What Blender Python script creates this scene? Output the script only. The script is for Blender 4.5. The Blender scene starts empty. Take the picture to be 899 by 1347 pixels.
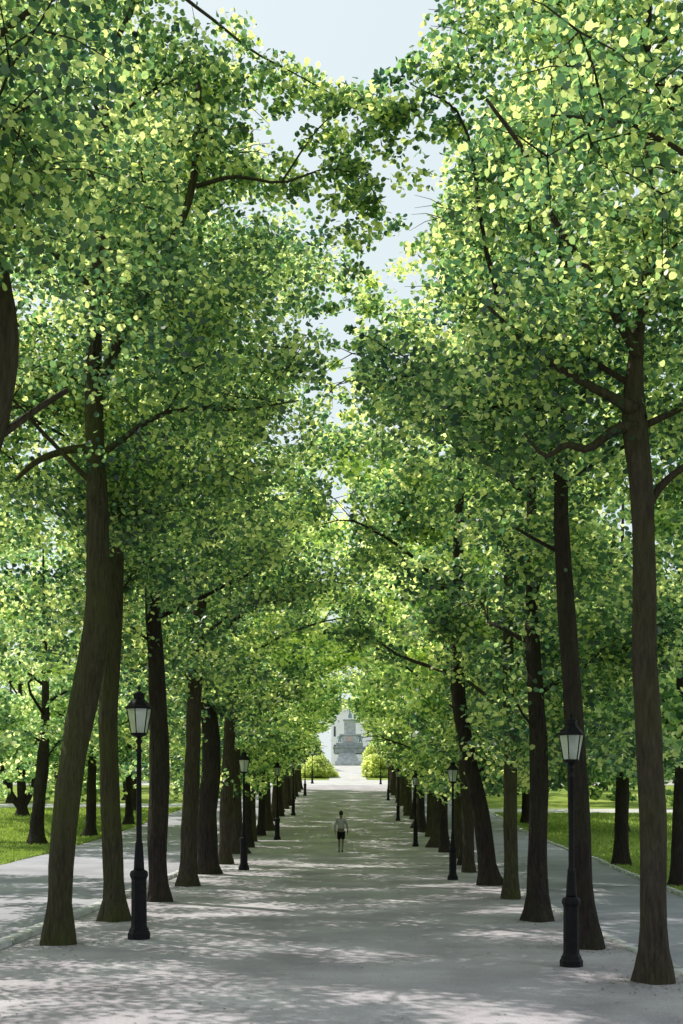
import bpy, bmesh, math, random
import numpy as np
from mathutils import Vector, noise

SC = bpy.context.scene
COL = SC.collection
RNG = np.random.default_rng(11)
random.seed(5)
R = math.radians
F, CX, HY, EYE = 1620.0, 449.5, 1064.5, 2.1      # focal length (px), principal column, horizon row, eye height

# ------------------------------------------------------------------ terrain profile
_py = [-400, -60, 30, 42, 53, 64, 75, 87, 100, 114, 128, 142, 160, 182, 205, 240, 320, 1200]
_pz = [0, 0, 0, .03, .2, .52, 1.0, 1.66, 2.4, 3.25, 4.15, 5.15, 6.6, 8.5, 9.6, 10.2, 10.6, 11]
_fy = np.linspace(-400, 1200, 3201)
_fz = np.interp(_fy, _py, _pz)
_k = np.hanning(25); _k /= _k.sum()
_fz[12:-12] = np.convolve(_fz, _k, 'valid')
def zg(y):
    return float(np.interp(y, _fy, _fz))
def G(px, py):
    """ground point seen at this place of the photograph"""
    y = 8.0
    while y < 400:
        if EYE + (HY - py) / F * y < zg(y): break
        y += .05
    return Vector(((px - CX) / F * y, y, zg(y)))
def at(px, py, y):
    return Vector(((px - CX) / F * y, y, EYE + (HY - py) / F * y))

# ------------------------------------------------------------------ object helpers
def tag(o, label=None, cat=None, group=None, kind=None):
    if label: o['label'] = label
    if cat: o['category'] = cat
    if group: o['group'] = group
    if kind: o['kind'] = kind
    return o
def empty(name, loc=(0, 0, 0), rz=0):
    o = bpy.data.objects.new(name, None); o.empty_display_size = .3
    COL.objects.link(o); o.location = loc; o.rotation_euler = (0, 0, rz); return o
def link(name, me, mat, parent=None):
    o = bpy.data.objects.new(name, me); COL.objects.link(o)
    if mat and not me.materials: me.materials.append(mat)
    if parent: o.parent = parent
    return o
def bm_obj(name, bm, mat, parent=None, smooth=False):
    me = bpy.data.meshes.new(name); bm.to_mesh(me); bm.free()
    if smooth: me.shade_smooth()
    return link(name, me, mat, parent)
def mesh_np(name, V, faces_n, idx, smooth=False):
    """V (n,3); faces_n vertices per face; idx flat index list"""
    me = bpy.data.meshes.new(name)
    me.vertices.add(len(V)); me.vertices.foreach_set('co', np.ascontiguousarray(V, dtype=np.float32).ravel())
    me.loops.add(len(idx)); me.loops.foreach_set('vertex_index', np.ascontiguousarray(idx, dtype=np.int32))
    nf = len(idx) // faces_n
    me.polygons.add(nf); me.polygons.foreach_set('loop_start', np.arange(nf, dtype=np.int32) * faces_n)
    me.update(calc_edges=True)
    if smooth: me.shade_smooth()
    return me
def copy_tree(o, parent=None):
    c = o.copy(); COL.objects.link(c); c.parent = parent
    for ch in list(o.children): copy_tree(ch, c)
    return c

# ------------------------------------------------------------------ materials
def new_mat(name):
    m = bpy.data.materials.new(name); m.use_nodes = True
    nt = m.node_tree; nt.nodes.clear()
    out = nt.nodes.new('ShaderNodeOutputMaterial')
    return m, nt, out
def N(nt, t, **kw):
    n = nt.nodes.new(t)
    for k, v in kw.items():
        if k.startswith('i_'): n.inputs[k[2:].replace('_', ' ')].default_value = v
        else: setattr(n, k, v)
    return n
def ramp(nt, pts):
    n = nt.nodes.new('ShaderNodeValToRGB')
    e = n.color_ramp.elements
    e[0].position, e[0].color = pts[0][0], (*pts[0][1], 1)
    e[1].position, e[1].color = pts[-1][0], (*pts[-1][1], 1)
    for p, c in pts[1:-1]:
        x = e.new(p); x.color = (*c, 1)
    return n
def L(nt, a, b): nt.links.new(a, b)

def leaf_mat(name, ca, cb, cc, trans=.5):
    m, nt, out = new_mat(name)
    at_ = N(nt, 'ShaderNodeAttribute', attribute_name='tint')
    r = ramp(nt, [(0, ca), (.5, cb), (1, cc)])
    L(nt, at_.outputs['Fac'], r.inputs[0])
    d = N(nt, 'ShaderNodeBsdfDiffuse'); t = N(nt, 'ShaderNodeBsdfTranslucent')
    g = N(nt, 'ShaderNodeBsdfGlossy', i_Roughness=.45)
    hs = N(nt, 'ShaderNodeHueSaturation', i_Hue=.491, i_Saturation=1.0, i_Value=TR_GAIN)
    L(nt, r.outputs[0], d.inputs[0]); L(nt, r.outputs[0], hs.inputs['Color']); L(nt, hs.outputs[0], t.inputs[0])
    mx = N(nt, 'ShaderNodeMixShader', i_Fac=trans); L(nt, d.outputs[0], mx.inputs[1]); L(nt, t.outputs[0], mx.inputs[2])
    m2 = N(nt, 'ShaderNodeMixShader', i_Fac=.07); L(nt, mx.outputs[0], m2.inputs[1]); L(nt, g.outputs[0], m2.inputs[2])
    L(nt, m2.outputs[0], out.inputs[0])
    return m
TR_GAIN = 2.1
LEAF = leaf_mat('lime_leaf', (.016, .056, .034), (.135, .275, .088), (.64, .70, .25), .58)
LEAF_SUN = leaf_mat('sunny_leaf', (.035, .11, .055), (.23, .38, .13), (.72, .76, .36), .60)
LEAF_AV_LIT = leaf_mat('sunlit_avenue_leaf', (.020, .070, .040), (.20, .36, .11), (.74, .78, .32), .62)  # lime leaf again, with a sunlit glow put into its colour for further rows
LEAF_BUSH = leaf_mat('bush_leaf', (.22, .30, .07), (.42, .48, .15), (.62, .65, .26), .6)

def bark_mat(name, c1, c2, moss=.5):
    m, nt, out = new_mat(name)
    tc = N(nt, 'ShaderNodeTexCoord'); mp = N(nt, 'ShaderNodeMapping'); mp.inputs['Scale'].default_value = (9, 9, 1.5)
    L(nt, tc.outputs['Object'], mp.inputs[0])
    n1 = N(nt, 'ShaderNodeTexNoise', i_Scale=2.2, i_Detail=6.0, i_Roughness=.65); L(nt, mp.outputs[0], n1.inputs[0])
    vo = N(nt, 'ShaderNodeTexVoronoi', i_Scale=1.6); vo.feature = 'DISTANCE_TO_EDGE'; L(nt, mp.outputs[0], vo.inputs[0])
    r = ramp(nt, [(.25, c1), (.75, c2)]); L(nt, n1.outputs[0], r.inputs[0])
    n2 = N(nt, 'ShaderNodeTexNoise', i_Scale=1.1, i_Detail=4.0); L(nt, tc.outputs['Object'], n2.inputs[0])
    mr = ramp(nt, [(.42, (0, 0, 0)), (.66, (moss,) * 3)]); L(nt, n2.outputs[0], mr.inputs[0])
    mx = N(nt, 'ShaderNodeMix', data_type='RGBA'); L(nt, mr.outputs[0], mx.inputs[0]); L(nt, r.outputs[0], mx.inputs[6])
    mx.inputs[7].default_value = (.075, .08, .028, 1)
    ad = N(nt, 'ShaderNodeMath', operation='ADD'); mu = N(nt, 'ShaderNodeMath', operation='MULTIPLY'); mu.inputs[1].default_value = 1.3
    L(nt, vo.outputs['Distance'], mu.inputs[0]); L(nt, mu.outputs[0], ad.inputs[0]); L(nt, n1.outputs[0], ad.inputs[1])
    bp = N(nt, 'ShaderNodeBump', i_Strength=1.0, i_Distance=.09); L(nt, ad.outputs[0], bp.inputs['Height'])
    p = N(nt, 'ShaderNodeBsdfPrincipled', i_Roughness=.9); p.inputs['Specular IOR Level'].default_value = .15
    L(nt, mx.outputs[2], p.inputs['Base Color']); L(nt, bp.outputs[0], p.inputs['Normal']); L(nt, p.outputs[0], out.inputs[0])
    return m
BARK = bark_mat('lime_bark', (.034, .027, .023), (.108, .084, .066), .45)
BARK_MOSS = bark_mat('mossy_bark', (.036, .031, .021), (.104, .090, .058), .95)
BARK_DARK = bark_mat('dark_bark', (.020, .016, .016), (.058, .044, .042), .25)

def ground_mat(name, ca, cb, cc, scale=.35, fine=22, bump=.3, fine_amt=.25):
    m, nt, out = new_mat(name)
    tc = N(nt, 'ShaderNodeTexCoord')
    n1 = N(nt, 'ShaderNodeTexNoise', i_Scale=scale, i_Detail=5.0, i_Roughness=.6); L(nt, tc.outputs['Object'], n1.inputs[0])
    r = ramp(nt, [(.3, ca), (.5, cb), (.7, cc)]); L(nt, n1.outputs[0], r.inputs[0])
    n2 = N(nt, 'ShaderNodeTexNoise', i_Scale=fine, i_Detail=4.0, i_Roughness=.7); L(nt, tc.outputs['Object'], n2.inputs[0])
    r2 = ramp(nt, [(.3, (1 - fine_amt,) * 3), (.7, (1 + fine_amt * .4,) * 3)]); L(nt, n2.outputs[0], r2.inputs[0])
    mx = N(nt, 'ShaderNodeMix', data_type='RGBA', blend_type='MULTIPLY'); mx.inputs[0].default_value = 1
    L(nt, r.outputs[0], mx.inputs[6]); L(nt, r2.outputs[0], mx.inputs[7])
    bp = N(nt, 'ShaderNodeBump', i_Strength=bump, i_Distance=.03); L(nt, n2.outputs[0], bp.inputs['Height'])
    p = N(nt, 'ShaderNodeBsdfPrincipled', i_Roughness=.92); p.inputs['Specular IOR Level'].default_value = .1
    L(nt, mx.outputs[2], p.inputs['Base Color']); L(nt, bp.outputs[0], p.inputs['Normal']); L(nt, p.outputs[0], out.inputs[0])
    return m
GRAVEL = ground_mat('promenade_gravel', (.33, .295, .335), (.44, .405, .45), (.56, .53, .575), .5, 30)
ASPHALT = ground_mat('side_path_asphalt', (.29, .28, .33), (.37, .36, .42), (.45, .44, .49), .4, 40, .15)
PALE = ground_mat('pale_gravel', (.44, .425, .415), (.53, .515, .51), (.60, .59, .58), .6, 25)
GRASS = ground_mat('lawn_grass', (.10, .16, .030), (.22, .29, .050), (.36, .40, .09), .22, 9, .4, .3)
STONE_K = ground_mat('kerb_stone', (.48, .47, .48), (.60, .59, .60), (.70, .69, .70), 1.5, 30, .2)
def solid(name, c, rough=.6, metal=0, var=.15, scale=6, spec=.4):
    m, nt, out = new_mat(name)
    tc = N(nt, 'ShaderNodeTexCoord'); n1 = N(nt, 'ShaderNodeTexNoise', i_Scale=scale, i_Detail=5.0); L(nt, tc.outputs['Object'], n1.inputs[0])
    r = ramp(nt, [(.3, tuple(x * (1 - var) for x in c)), (.7, tuple(min(1, x * (1 + var)) for x in c))]); L(nt, n1.outputs[0], r.inputs[0])
    p = N(nt, 'ShaderNodeBsdfPrincipled', i_Roughness=rough, i_Metallic=metal); p.inputs['Specular IOR Level'].default_value = spec
    L(nt, r.outputs[0], p.inputs['Base Color'])
    bp = N(nt, 'ShaderNodeBump', i_Strength=.15, i_Distance=.01); L(nt, n1.outputs[0], bp.inputs['Height']); L(nt, bp.outputs[0], p.inputs['Normal'])
    L(nt, p.outputs[0], out.inputs[0]); return m
IRON = solid('black_painted_iron', (.008, .007, .010), .6, 0, .4, 14, .18)
SHIRT = solid('grey_shirt', (.36, .35, .38), .9, 0, .2, 12, .1)
SHORTS = solid('black_shorts', (.010, .010, .011), .9, 0, .2, 12, .1)
SKIN = solid('skin', (.15, .115, .095), .6, 0, .1, 12)
HAIR = solid('dark_hair', (.012, .009, .008), .7, 0, .3, 30)
SHOE = solid('dark_shoe', (.035, .04, .03), .7, 0, .2, 12)
STONE = solid('grey_granite', (.47, .48, .54), .8, 0, .22, 2.2, .2)
STONE_D = solid('dark_granite', (.33, .35, .40), .8, 0, .25, 2.2, .2)
STONE_P = solid('pink_granite', (.55, .42, .46), .7, 0, .15, 3, .2)
BRONZE = solid('blue_green_bronze', (.30, .38, .42), .6, .3, .3, 5)
PLASTER = solid('white_plaster', (.80, .80, .79), .85, 0, .05, 1, .1)
SLATE = solid('slate_roof', (.16, .17, .19), .8, 0, .2, 2)
PANE = solid('dark_window_glass', (.05, .06, .08), .15, 0, .2, 1)
def glass_mat():
    m, nt, out = new_mat('frosted_lantern_glass')
    t = N(nt, 'ShaderNodeBsdfTransparent'); t.inputs[0].default_value = (.93, .96, .94, 1)
    tr = N(nt, 'ShaderNodeBsdfTranslucent'); tr.inputs[0].default_value = (.86, .90, .87, 1)
    d = N(nt, 'ShaderNodeBsdfDiffuse'); d.inputs[0].default_value = (.82, .86, .84, 1)
    g = N(nt, 'ShaderNodeBsdfGlossy', i_Roughness=.08)
    a = N(nt, 'ShaderNodeMixShader', i_Fac=.5); L(nt, tr.outputs[0], a.inputs[1]); L(nt, d.outputs[0], a.inputs[2])
    b = N(nt, 'ShaderNodeMixShader', i_Fac=.62); L(nt, t.outputs[0], b.inputs[1]); L(nt, a.outputs[0], b.inputs[2])
    c = N(nt, 'ShaderNodeMixShader', i_Fac=.14); L(nt, b.outputs[0], c.inputs[1]); L(nt, g.outputs[0], c.inputs[2])
    L(nt, c.outputs[0], out.inputs[0]); return m
LANTERN = glass_mat()

# ------------------------------------------------------------------ the setting
def sheet(name, left, right, ys, mat, dz=0., nx=6, skirt=0, amp=0):
    V, Q = [], []
    for y in ys:
        a, b = left(y), right(y)
        for i in range(nx + 1):
            x = a + (b - a) * i / nx
            V.append((x, y, zg(y) + dz + (amp * noise.noise(Vector((x * .15, y * .15, 0))) if amp else 0)))
    for j in range(len(ys) - 1):
        for i in range(nx):
            k = j * (nx + 1) + i
            Q += [k, k + 1, k + nx + 2, k + nx + 1]
    me = mesh_np(name, np.array(V), 4, Q, True)
    return tag(link(name, me, mat), kind='structure')
def ys_(a, b, n): return list(np.linspace(a, b, n))
def wob(x, s, k=.12): return lambda y: x(y) + k * noise.noise(Vector((y * .45, s, 0))) + k * .5 * noise.noise(Vector((y * 1.7, s, 3)))
c = lambda v: (lambda y: v)
sheet('ground', c(-700), c(700), ys_(-120, 260, 200) + ys_(290, 1100, 20), GRASS, -.012, 40)
PXR = [(0, 4.35), (20, 4.35), (40, 4.75), (60, 5.0), (150, 5.6)]
LR = [(-10, 6.6), (15, 7.2), (28.7, 8.1), (48, 9.9), (83, 10.8), (150, 11.4)]
fr = lambda y: float(np.interp(y, *zip(*LR)))
fp = lambda y: float(np.interp(y, *zip(*PXR)))
ll = lambda y: -12.4 + .25 * math.sin(y * .07)
sheet('side_path', wob(ll, 1, .18), c(-5.2), ys_(-60, 146, 420), ASPHALT, .000, 8)
sheet('side_path', fp, wob(fr, 2, .10), ys_(-60, 146, 420), ASPHALT, .000, 8)
sheet('promenade', c(-5.2), fp, ys_(-60, 136, 300), GRAVEL, .004, 10)
sheet('cross_path', c(-60), c(60), ys_(136, 147, 14), PALE, .008, 30)
sheet('cross_path', wob(c(-70), 5), wob(lambda y: ll(y), 6), ys_(97, 102.5, 8), PALE, .004, 30)
sheet('cross_path', wob(lambda y: fr(y), 7), c(70), ys_(90, 95, 8), PALE, .004, 30)
sheet('bounce_sheet', c(-45), c(45), ys_(198, 232, 10), PALE, .010, 8)  # pale sheet added over the grass to bounce neutral light onto the building
sheet('monument_path', c(-1.5), wob(c(3.0), 8), ys_(147, 184, 40), PALE, .012, 6)

def kerb(name, fx, w, h, y0, y1, mat):
    """a run of kerb stones with fine joints, in one ribbon"""
    V, Q = [], []; y = y0
    while y < y1:
        ln = 1.0; g = .012
        a, b = y + g, min(y + ln - g, y1)
        jz = RNG.normal(0, .004)
        for yy in (a, b):
            x = fx(yy); z = zg(yy)
            V += [(x - w / 2, yy, z - .05), (x - w / 2, yy, z + h + jz), (x + w / 2, yy, z + h + jz), (x + w / 2, yy, z - .05)]
        k = len(V) - 8
        for i in range(3): Q += [k + i, k + i + 1, k + i + 5, k + i + 4]
        Q += [k, k + 1, k + 2, k + 3, k + 7, k + 6, k + 5, k + 4]
        y += ln
    me = mesh_np(name, np.array(V), 4, Q)
    return tag(link(name, me, mat), kind='structure')
kerb('kerb', c(-5.2), .24, .09, -20, 136, STONE_K)
kerb('kerb', fp, .16, .035, -20, 136, STONE_K)
kerb('kerb', lambda y: fr(y) + .1, .16, .06, -20, 136, STONE_K)

def grass_blades():
    """short blades over the lawns in view; denser near the path edges"""
    P = []
    def fill(n, x0, x1, y0, y1, left):
        y = RNG.uniform(y0, y1, n)
        e = np.array([ll(v) if left else fr(v) for v in y])
        t = RNG.random(n) ** 1.5 * (x1 - x0)
        x = e - .05 - t if left else e + .2 + t
        P.append(np.c_[x, y])
    fill(60000, 0, 22, 36, 96, True); fill(60000, 0, 20, 24, 89, False)
    fill(7000, 0, .5, 30, 96, True); fill(7000, 0, .5, 24, 89, False)
    P = np.concatenate(P); n = len(P)
    z = np.interp(P[:, 1], _fy, _fz) - .012
    s = RNG.uniform(.04, .09, n) * (1 + P[:, 1] / 90)
    a = RNG.uniform(0, 6.28, n); w = s * .30
    dx, dy = np.cos(a), np.sin(a)
    V = np.empty((n, 3, 3))
    V[:, 0] = np.c_[P[:, 0] - dx * w, P[:, 1] - dy * w, z]
    V[:, 1] = np.c_[P[:, 0] + dx * w, P[:, 1] + dy * w, z]
    V[:, 2] = np.c_[P[:, 0] + RNG.normal(0, .4, n) * s, P[:, 1] + RNG.normal(0, .4, n) * s, z + s]
    me = mesh_np('grass', V.reshape(-1, 3), 3, np.arange(n * 3))
    t = me.attributes.new('tint', 'FLOAT', 'FACE'); t.data.foreach_set('value', RNG.random(n).astype(np.float32))
    return me
GB = leaf_mat('grass_blade', (.11, .18, .025), (.19, .28, .045), (.30, .39, .08), .4)
tag(link('grass', grass_blades(), GB), 'short green lawn grass on both sides of the avenue', 'grass', kind='stuff')

# ------------------------------------------------------------------ leaves
def leaf_shape(n):
    if n == 8:   # round lime leaf with a short tip
        return np.array([(-.36, -.36, .04), (0, -.46, -.02), (.36, -.36, .04), (.50, .0, .07), (.34, .36, .03), (0, .56, -.05), (-.34, .36, .03), (-.50, .0, .07)])
    if n == 6:
        return np.array([(-.34, -.36, .05), (.34, -.36, .05), (.52, .04, .06), (.22, .5, -.02), (-.22, .5, -.02), (-.52, .04, .06)])
    return np.array([(-.45, -.32, .04), (.45, -.32, .04), (.42, .3, .02), (0, .55, -.04), (-.42, .3, .02)])
def leaves(name, P, S, T, n=6, up=.35):
    """P centres, S sizes, T tint 0..1"""
    m = len(P); P = np.asarray(P)
    nr = RNG.normal(0, 1, (m, 3)); nr[:, 2] = np.abs(nr[:, 2]) + up; nr /= np.linalg.norm(nr, axis=1)[:, None]
    q = RNG.normal(0, 1, (m, 3)); u = np.cross(nr, q); u /= np.linalg.norm(u, axis=1)[:, None]; v = np.cross(nr, u)
    sh = leaf_shape(n)
    V = P[:, None, :] + S[:, None, None] * (sh[None, :, 0:1] * u[:, None, :] + sh[None, :, 1:2] * v[:, None, :] + sh[None, :, 2:3] * 1.6 * nr[:, None, :])
    me = mesh_np(name, V.reshape(-1, 3), n, np.arange(m * n))
    a = me.attributes.new('tint', 'FLOAT', 'FACE'); a.data.foreach_set('value', np.clip(T, 0, 1).astype(np.float32))
    return me

# ------------------------------------------------------------------ wood
def tube_arrays(pts, rad, sides=10, lump=0., flare=0., seed=0):
    """closed tapered tube along pts"""
    pts = [Vector(p) for p in pts]
    V = []; n = len(pts)
    ref = Vector((0, 1, 0))
    for i, p in enumerate(pts):
        d = (pts[min(i + 1, n - 1)] - pts[max(i - 1, 0)]).normalized()
        a = ref - d * ref.dot(d)
        if a.length < .2: a = Vector((1, 0, 0)) - d * d.x
        a.normalize(); b = d.cross(a)
        for k in range(sides):
            th = 2 * math.pi * k / sides
            r = rad[i]
            dirn = a * math.cos(th) + b * math.sin(th)
            if lump:
                r *= 1 + lump * noise.noise(Vector((dirn.x * 1.7 + seed, dirn.y * 1.7, p.z * .9)))* 1.6 + lump * .5 * noise.noise(Vector((dirn.x * 4 + seed, dirn.y * 4, p.z * 3)))
            if flare and p.z < .75:
                f = max(0, 1 - max(p.z, 0) / .75) ** 2.2
                r *= 1 + flare * f * (.75 + .9 * max(0, math.sin(th * 2.5 + seed) * math.cos(th * 1.5 + seed * 2)))
            V.append(p + dirn * r)
    Fq = []
    for i in range(n - 1):
        for k in range(sides):
            k2 = (k + 1) % sides
            Fq.append((i * sides + k, i * sides + k2, (i + 1) * sides + k2, (i + 1) * sides + k))
    Fq.append(tuple(range(sides))[::-1]); Fq.append(tuple((n - 1) * sides + k for k in range(sides)))
    return [tuple(v) for v in V], Fq
def tubes(name, lst, mat, parent, sides=8, lump=0., flare=0., seed=0):
    V, Fq = [], []
    for pts, rad in lst:
        v, f = tube_arrays(pts, rad, sides, lump, flare, seed)
        o = len(V); V += v; Fq += [tuple(i + o for i in q) for q in f]
    me = bpy.data.meshes.new(name); me.from_pydata(V, [], Fq); me.shade_smooth()
    return link(name, me, mat, parent)
def smooth_path(pts, n):
    """Catmull-Rom through (x,y,z,r) control points"""
    P = [np.array(p, float) for p in pts]; P = [2 * P[0] - P[1]] + P + [2 * P[-1] - P[-2]]
    out = []
    seg = len(P) - 3
    for i in range(n + 1):
        u = i / n * seg; k = min(int(u), seg - 1); t = u - k
        p0, p1, p2, p3 = P[k:k + 4]
        out.append(.5 * ((2 * p1) + (-p0 + p2) * t + (2 * p0 - 5 * p1 + 4 * p2 - p3) * t * t + (-p0 + 3 * p1 - 3 * p2 + p3) * t ** 3))
    return out

# crown limits, in metres across the avenue (x), along it (y) and above the ground (h)
def limits(x, y, h, inner=True):
    """True where foliage may stand: an arched tunnel below, a narrowing strip of open sky above the middle"""
    n1 = noise.noise(Vector((x * .5, y * .35, h * .5)))
    ax = abs(x)
    if y < 17 and x < -4.4: return True  # unseen outer foliage stays unclipped here, let down low to shade the ground
    if ax < 5.5:
        arch = (8.6 if y < 40 else 7.4) - (5.4 if y < 26 else 5.6) * (ax / 4.6) ** 1.6
        if h < arch + 1.1 * n1: return False
    if 21 <= y < 32:        # crown tops draw back from the middle here
        t = h - (2.1 + .465 * y)
        g0 = np.interp(t, [-.8, .2, 1.2, 3], [.1, 1.9, 2.3, 2.8]) if x > 0 else np.interp(t, [-.6, .2, 1.0, 2, 4], [.1, 1.1, 1.3, 1.9, 3.0])
        return ax > g0 + .45 * n1
    if y < 21:
        if x > 0: g0 = np.interp(h, [8.9, 10.0, 12.9, 13.3, 14.0, 14.8, 17], [.0, 1.5, 2.1, .75, 1.0, 2.0, 2.8])
        else: g0 = np.interp(h, [9.8, 11, 12.6, 13.1, 13.7, 14.6, 17], [.0, .9, 1.5, .9, 1.4, 2.6, 4.2])
        if y < 17: g0 = max(g0, np.interp(h, [6.6, 7.4, 8.2, 10], [4.5 if x < 0 else .3, 1.0, 1.7, 2.0]))
        if ax < g0 + .35 * n1: return False
    elif y < 46:
        g0 = np.interp(h, [9.5, 11, 12.6, 14.0, 17], [.0, .2, .4, .8, 1.6])
        if ax < g0 * np.interp(y, [25, 30, 46], [.8, .4, .0]) + .5 * n1: return False
    return True

def make_tree(name, base, trunk, H, hb, Rin, Rout, Ry, nleaf, size, nv, mat, bark, seed, side, nl=11, clear=None, constrain=True, fill=.45, tint=0., sides=14, big_limbs=(), extra=()):
    """trunk: list of (x,y,z,r) local. side=+1: avenue lies towards +x. Returns the root Empty"""
    rg = np.random.default_rng(seed)
    root = empty(name, base)
    path = smooth_path(trunk, 34 if sides > 10 else 18)
    tp = [Vector(p[:3]) for p in path]; tr = [max(.015, p[3]) for p in path]
    tubes('trunk', [(tp, tr)], bark, root, sides, .13, .55, seed)
    zs = [p.z for p in tp]
    def on_trunk(z):
        i = min(range(len(zs)), key=lambda k: abs(zs[k] - z)); return tp[i], tr[i]
    def env(t):    # lateral reach by relative height
        return max(0., math.sin(math.pi * min(1, max(0, t * (.78 if Rin > 4.8 else .86) + .10)))) ** (.5 if Rin > 4.8 else .62) if t > .25 or Rin < 4.8 else .74
    def reach(az, t):
        cx, cy = math.cos(az), math.sin(az)
        rx = (Rin if cx * side > 0 else Rout)
        return env(t) / math.sqrt((cx / rx) ** 2 + (cy / Ry) ** 2)
    clumps = []; az = rg.uniform(0, 6.28)
    for k in range(nl):
        t = (k + .4) / nl
        h0 = hb + (H - hb) * (t * .80)
        p0, r0 = on_trunk(h0)
        az += 2.4 + rg.normal(0, .3)
        ln = reach(az, min(1, t * .8 + .14)) * rg.uniform(.75, 1.0)
        rise = ln * rg.uniform(.35, .75) * (1.25 if t > .6 else .8)
        d = Vector((math.cos(az), math.sin(az), 0)); s = Vector((-d.y, d.x, 0)) * rg.normal(0, .12) * ln
        c1 = p0 + d * ln * .35 + Vector((0, 0, rise * .55)) + s
        c2 = p0 + d * ln * .72 + Vector((0, 0, rise * .92)) - s * .5
        c3 = p0 + d * ln + Vector((0, 0, rise * rg.uniform(.75, 1.05)))
        rr = max(.025, min(r0 * .42, 0.016 * ln))
        lp = smooth_path([(*p0, rr * 1.15), (*c1, rr * .75), (*c2, rr * .4), (*c3, .012)], 9)
        ok = []
        for p in lp:
            w = Vector(base) + Vector(p[:3])
            if constrain and not limits(w.x, w.y, p[2]) and len(ok) > 3: break
            ok.append(p)
        lp = ok
        ch = [([Vector(p[:3]) for p in lp], [p[3] for p in lp])]
        for j in range(5):
            i = min(len(lp) - 1, 3 + j)
            q = Vector(lp[i][:3]); a2 = az + rg.choice([-1, 1]) * rg.uniform(.5, 1.1)
            l2 = ln * rg.uniform(.22, .42)
            e = q + Vector((math.cos(a2) * l2, math.sin(a2) * l2, l2 * rg.uniform(-.15, .7)))
            w = Vector(base) + e
            if constrain and not limits(w.x, w.y, e.z): continue
            mid = (q + e) / 2 + Vector((0, 0, l2 * .12))
            ch.append(([q, mid, e], [max(.01, lp[i][3] * .6), .012, .006]))
            if sides > 13:
                for _ in range(5):
                    v = Vector(rg.normal(0, 1, 3)); v.z *= .5; v.normalize(); u0 = e if _ < 3 else mid
                    ch.append(([u0, u0 + v * .35 + Vector((0, 0, .05)), u0 + v * .7], [.010, .006, .003]))
            clumps.append(e); clumps.append(mid + Vector(rg.normal(0, .25, 3)))
        for p in lp[4:]: clumps.append(Vector(p[:3]) + Vector(rg.normal(0, .3, 3)))
        if sides > 8: tubes('limb', ch, bark, root, 7 if sides > 10 else 5, .05)
    for pts in big_limbs:
        lp = smooth_path(pts, 14)
        tubes('limb', [([Vector(p[:3]) for p in lp], [p[3] for p in lp])], bark, root, 9, .06)
        for p in lp[5:]: clumps.append(Vector(p[:3]) + Vector(rg.normal(0, .35, 3)))
    # fill the crown's volume, mostly its outer shell
    n_fill = int(len(clumps) * fill / (1 - fill))
    while n_fill > 0:
        t = rg.random() ** .9 * (.3 if rg.random() < (.42 if Rin > 4.8 else .25) else 1); a = rg.uniform(0, 6.28); rr = rg.random() ** .45 * reach(a, t)
        h = hb + (H - hb) * t; p0, _ = on_trunk(min(h, zs[-1]))
        clumps.append(Vector((p0.x + math.cos(a) * rr, p0.y + math.sin(a) * rr, h))); n_fill -= 1
    C = []
    for p in clumps:
        w = Vector(base) + p
        if constrain and not limits(w.x, w.y, p.z): continue
        if clear and clear(p): continue
        C.append(p)
    C += [Vector(p) + Vector(rg.normal(0, .15, 3)) for p in extra]
    C = np.array([tuple(p) for p in C]); nc = len(C)
    cr = rg.uniform(.32, .92, nc) * (1 if H > 9 else .6); ct = rg.normal(.49 + tint, .26, nc)
    w = cr ** 2
    for j in range(nc - len(extra), nc):      # the slender boughs over the middle of the avenue
        if C[j, 2] > 9 and abs(C[j, 0] + base[0]) < 2.6: cr[j] = rg.uniform(.22, .40); w[j] = .27
        elif C[j, 0] * side < -1.5 and C[j, 2] < 9.6: w[j] *= 2.4
    w /= w.sum()
    ci = rg.choice(nc, nleaf, p=w)
    off = rg.normal(0, 1, (nleaf, 3)); off /= np.linalg.norm(off, axis=1)[:, None]
    off *= (rg.random(nleaf) ** .42)[:, None] * cr[ci][:, None] * np.array([1.12, 1.12, .50])
    off[:, 2] -= .12 * (off[:, 0] ** 2 + off[:, 1] ** 2)      # sprays droop at their rim
    P = C[ci] + off
    S = size * rg.uniform(.72, 1.2, nleaf)
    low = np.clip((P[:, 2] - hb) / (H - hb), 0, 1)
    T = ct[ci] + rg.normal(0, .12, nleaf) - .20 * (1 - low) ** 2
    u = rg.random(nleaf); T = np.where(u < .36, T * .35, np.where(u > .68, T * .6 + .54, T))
    if constrain and base[1] < 36:
        kp = np.array([abs(p[0] + base[0]) > 3.2 or abs(p[0] + base[0]) > .25 and limits(p[0] + base[0], p[1] + base[1], p[2]) for p in P])
        kp |= ci >= nc - len(extra)
        P, S, T = P[kp], S[kp], T[kp]
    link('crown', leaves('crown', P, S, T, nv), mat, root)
    return root

# ------------------------------------------------------------------ avenue trees
def px_trunk(px, py, ctrl, H):
    """ctrl: (px, py, width px) seen on the trunk; turned into a local path at the base's distance"""
    b = G(px, py); s = F / b.y
    P = [(0, 0, -.35, ctrl[0][2] / s / 2)]
    for i, (x, y, w) in enumerate(ctrl):
        q = at(x, y, b.y) - b
        yy = .12 * math.sin(i * 1.7 + px)
        P.append((q.x, 0 if i == 0 else yy, max(q.z, 0), w / s / 2))
    x, y, z, r = P[-1]
    if z < H - 1:
        P.append((x * .9, y, (z + H) / 2, r * .55)); P.append((x * .85, y, H - .4, .03))
    return b, P

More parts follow.
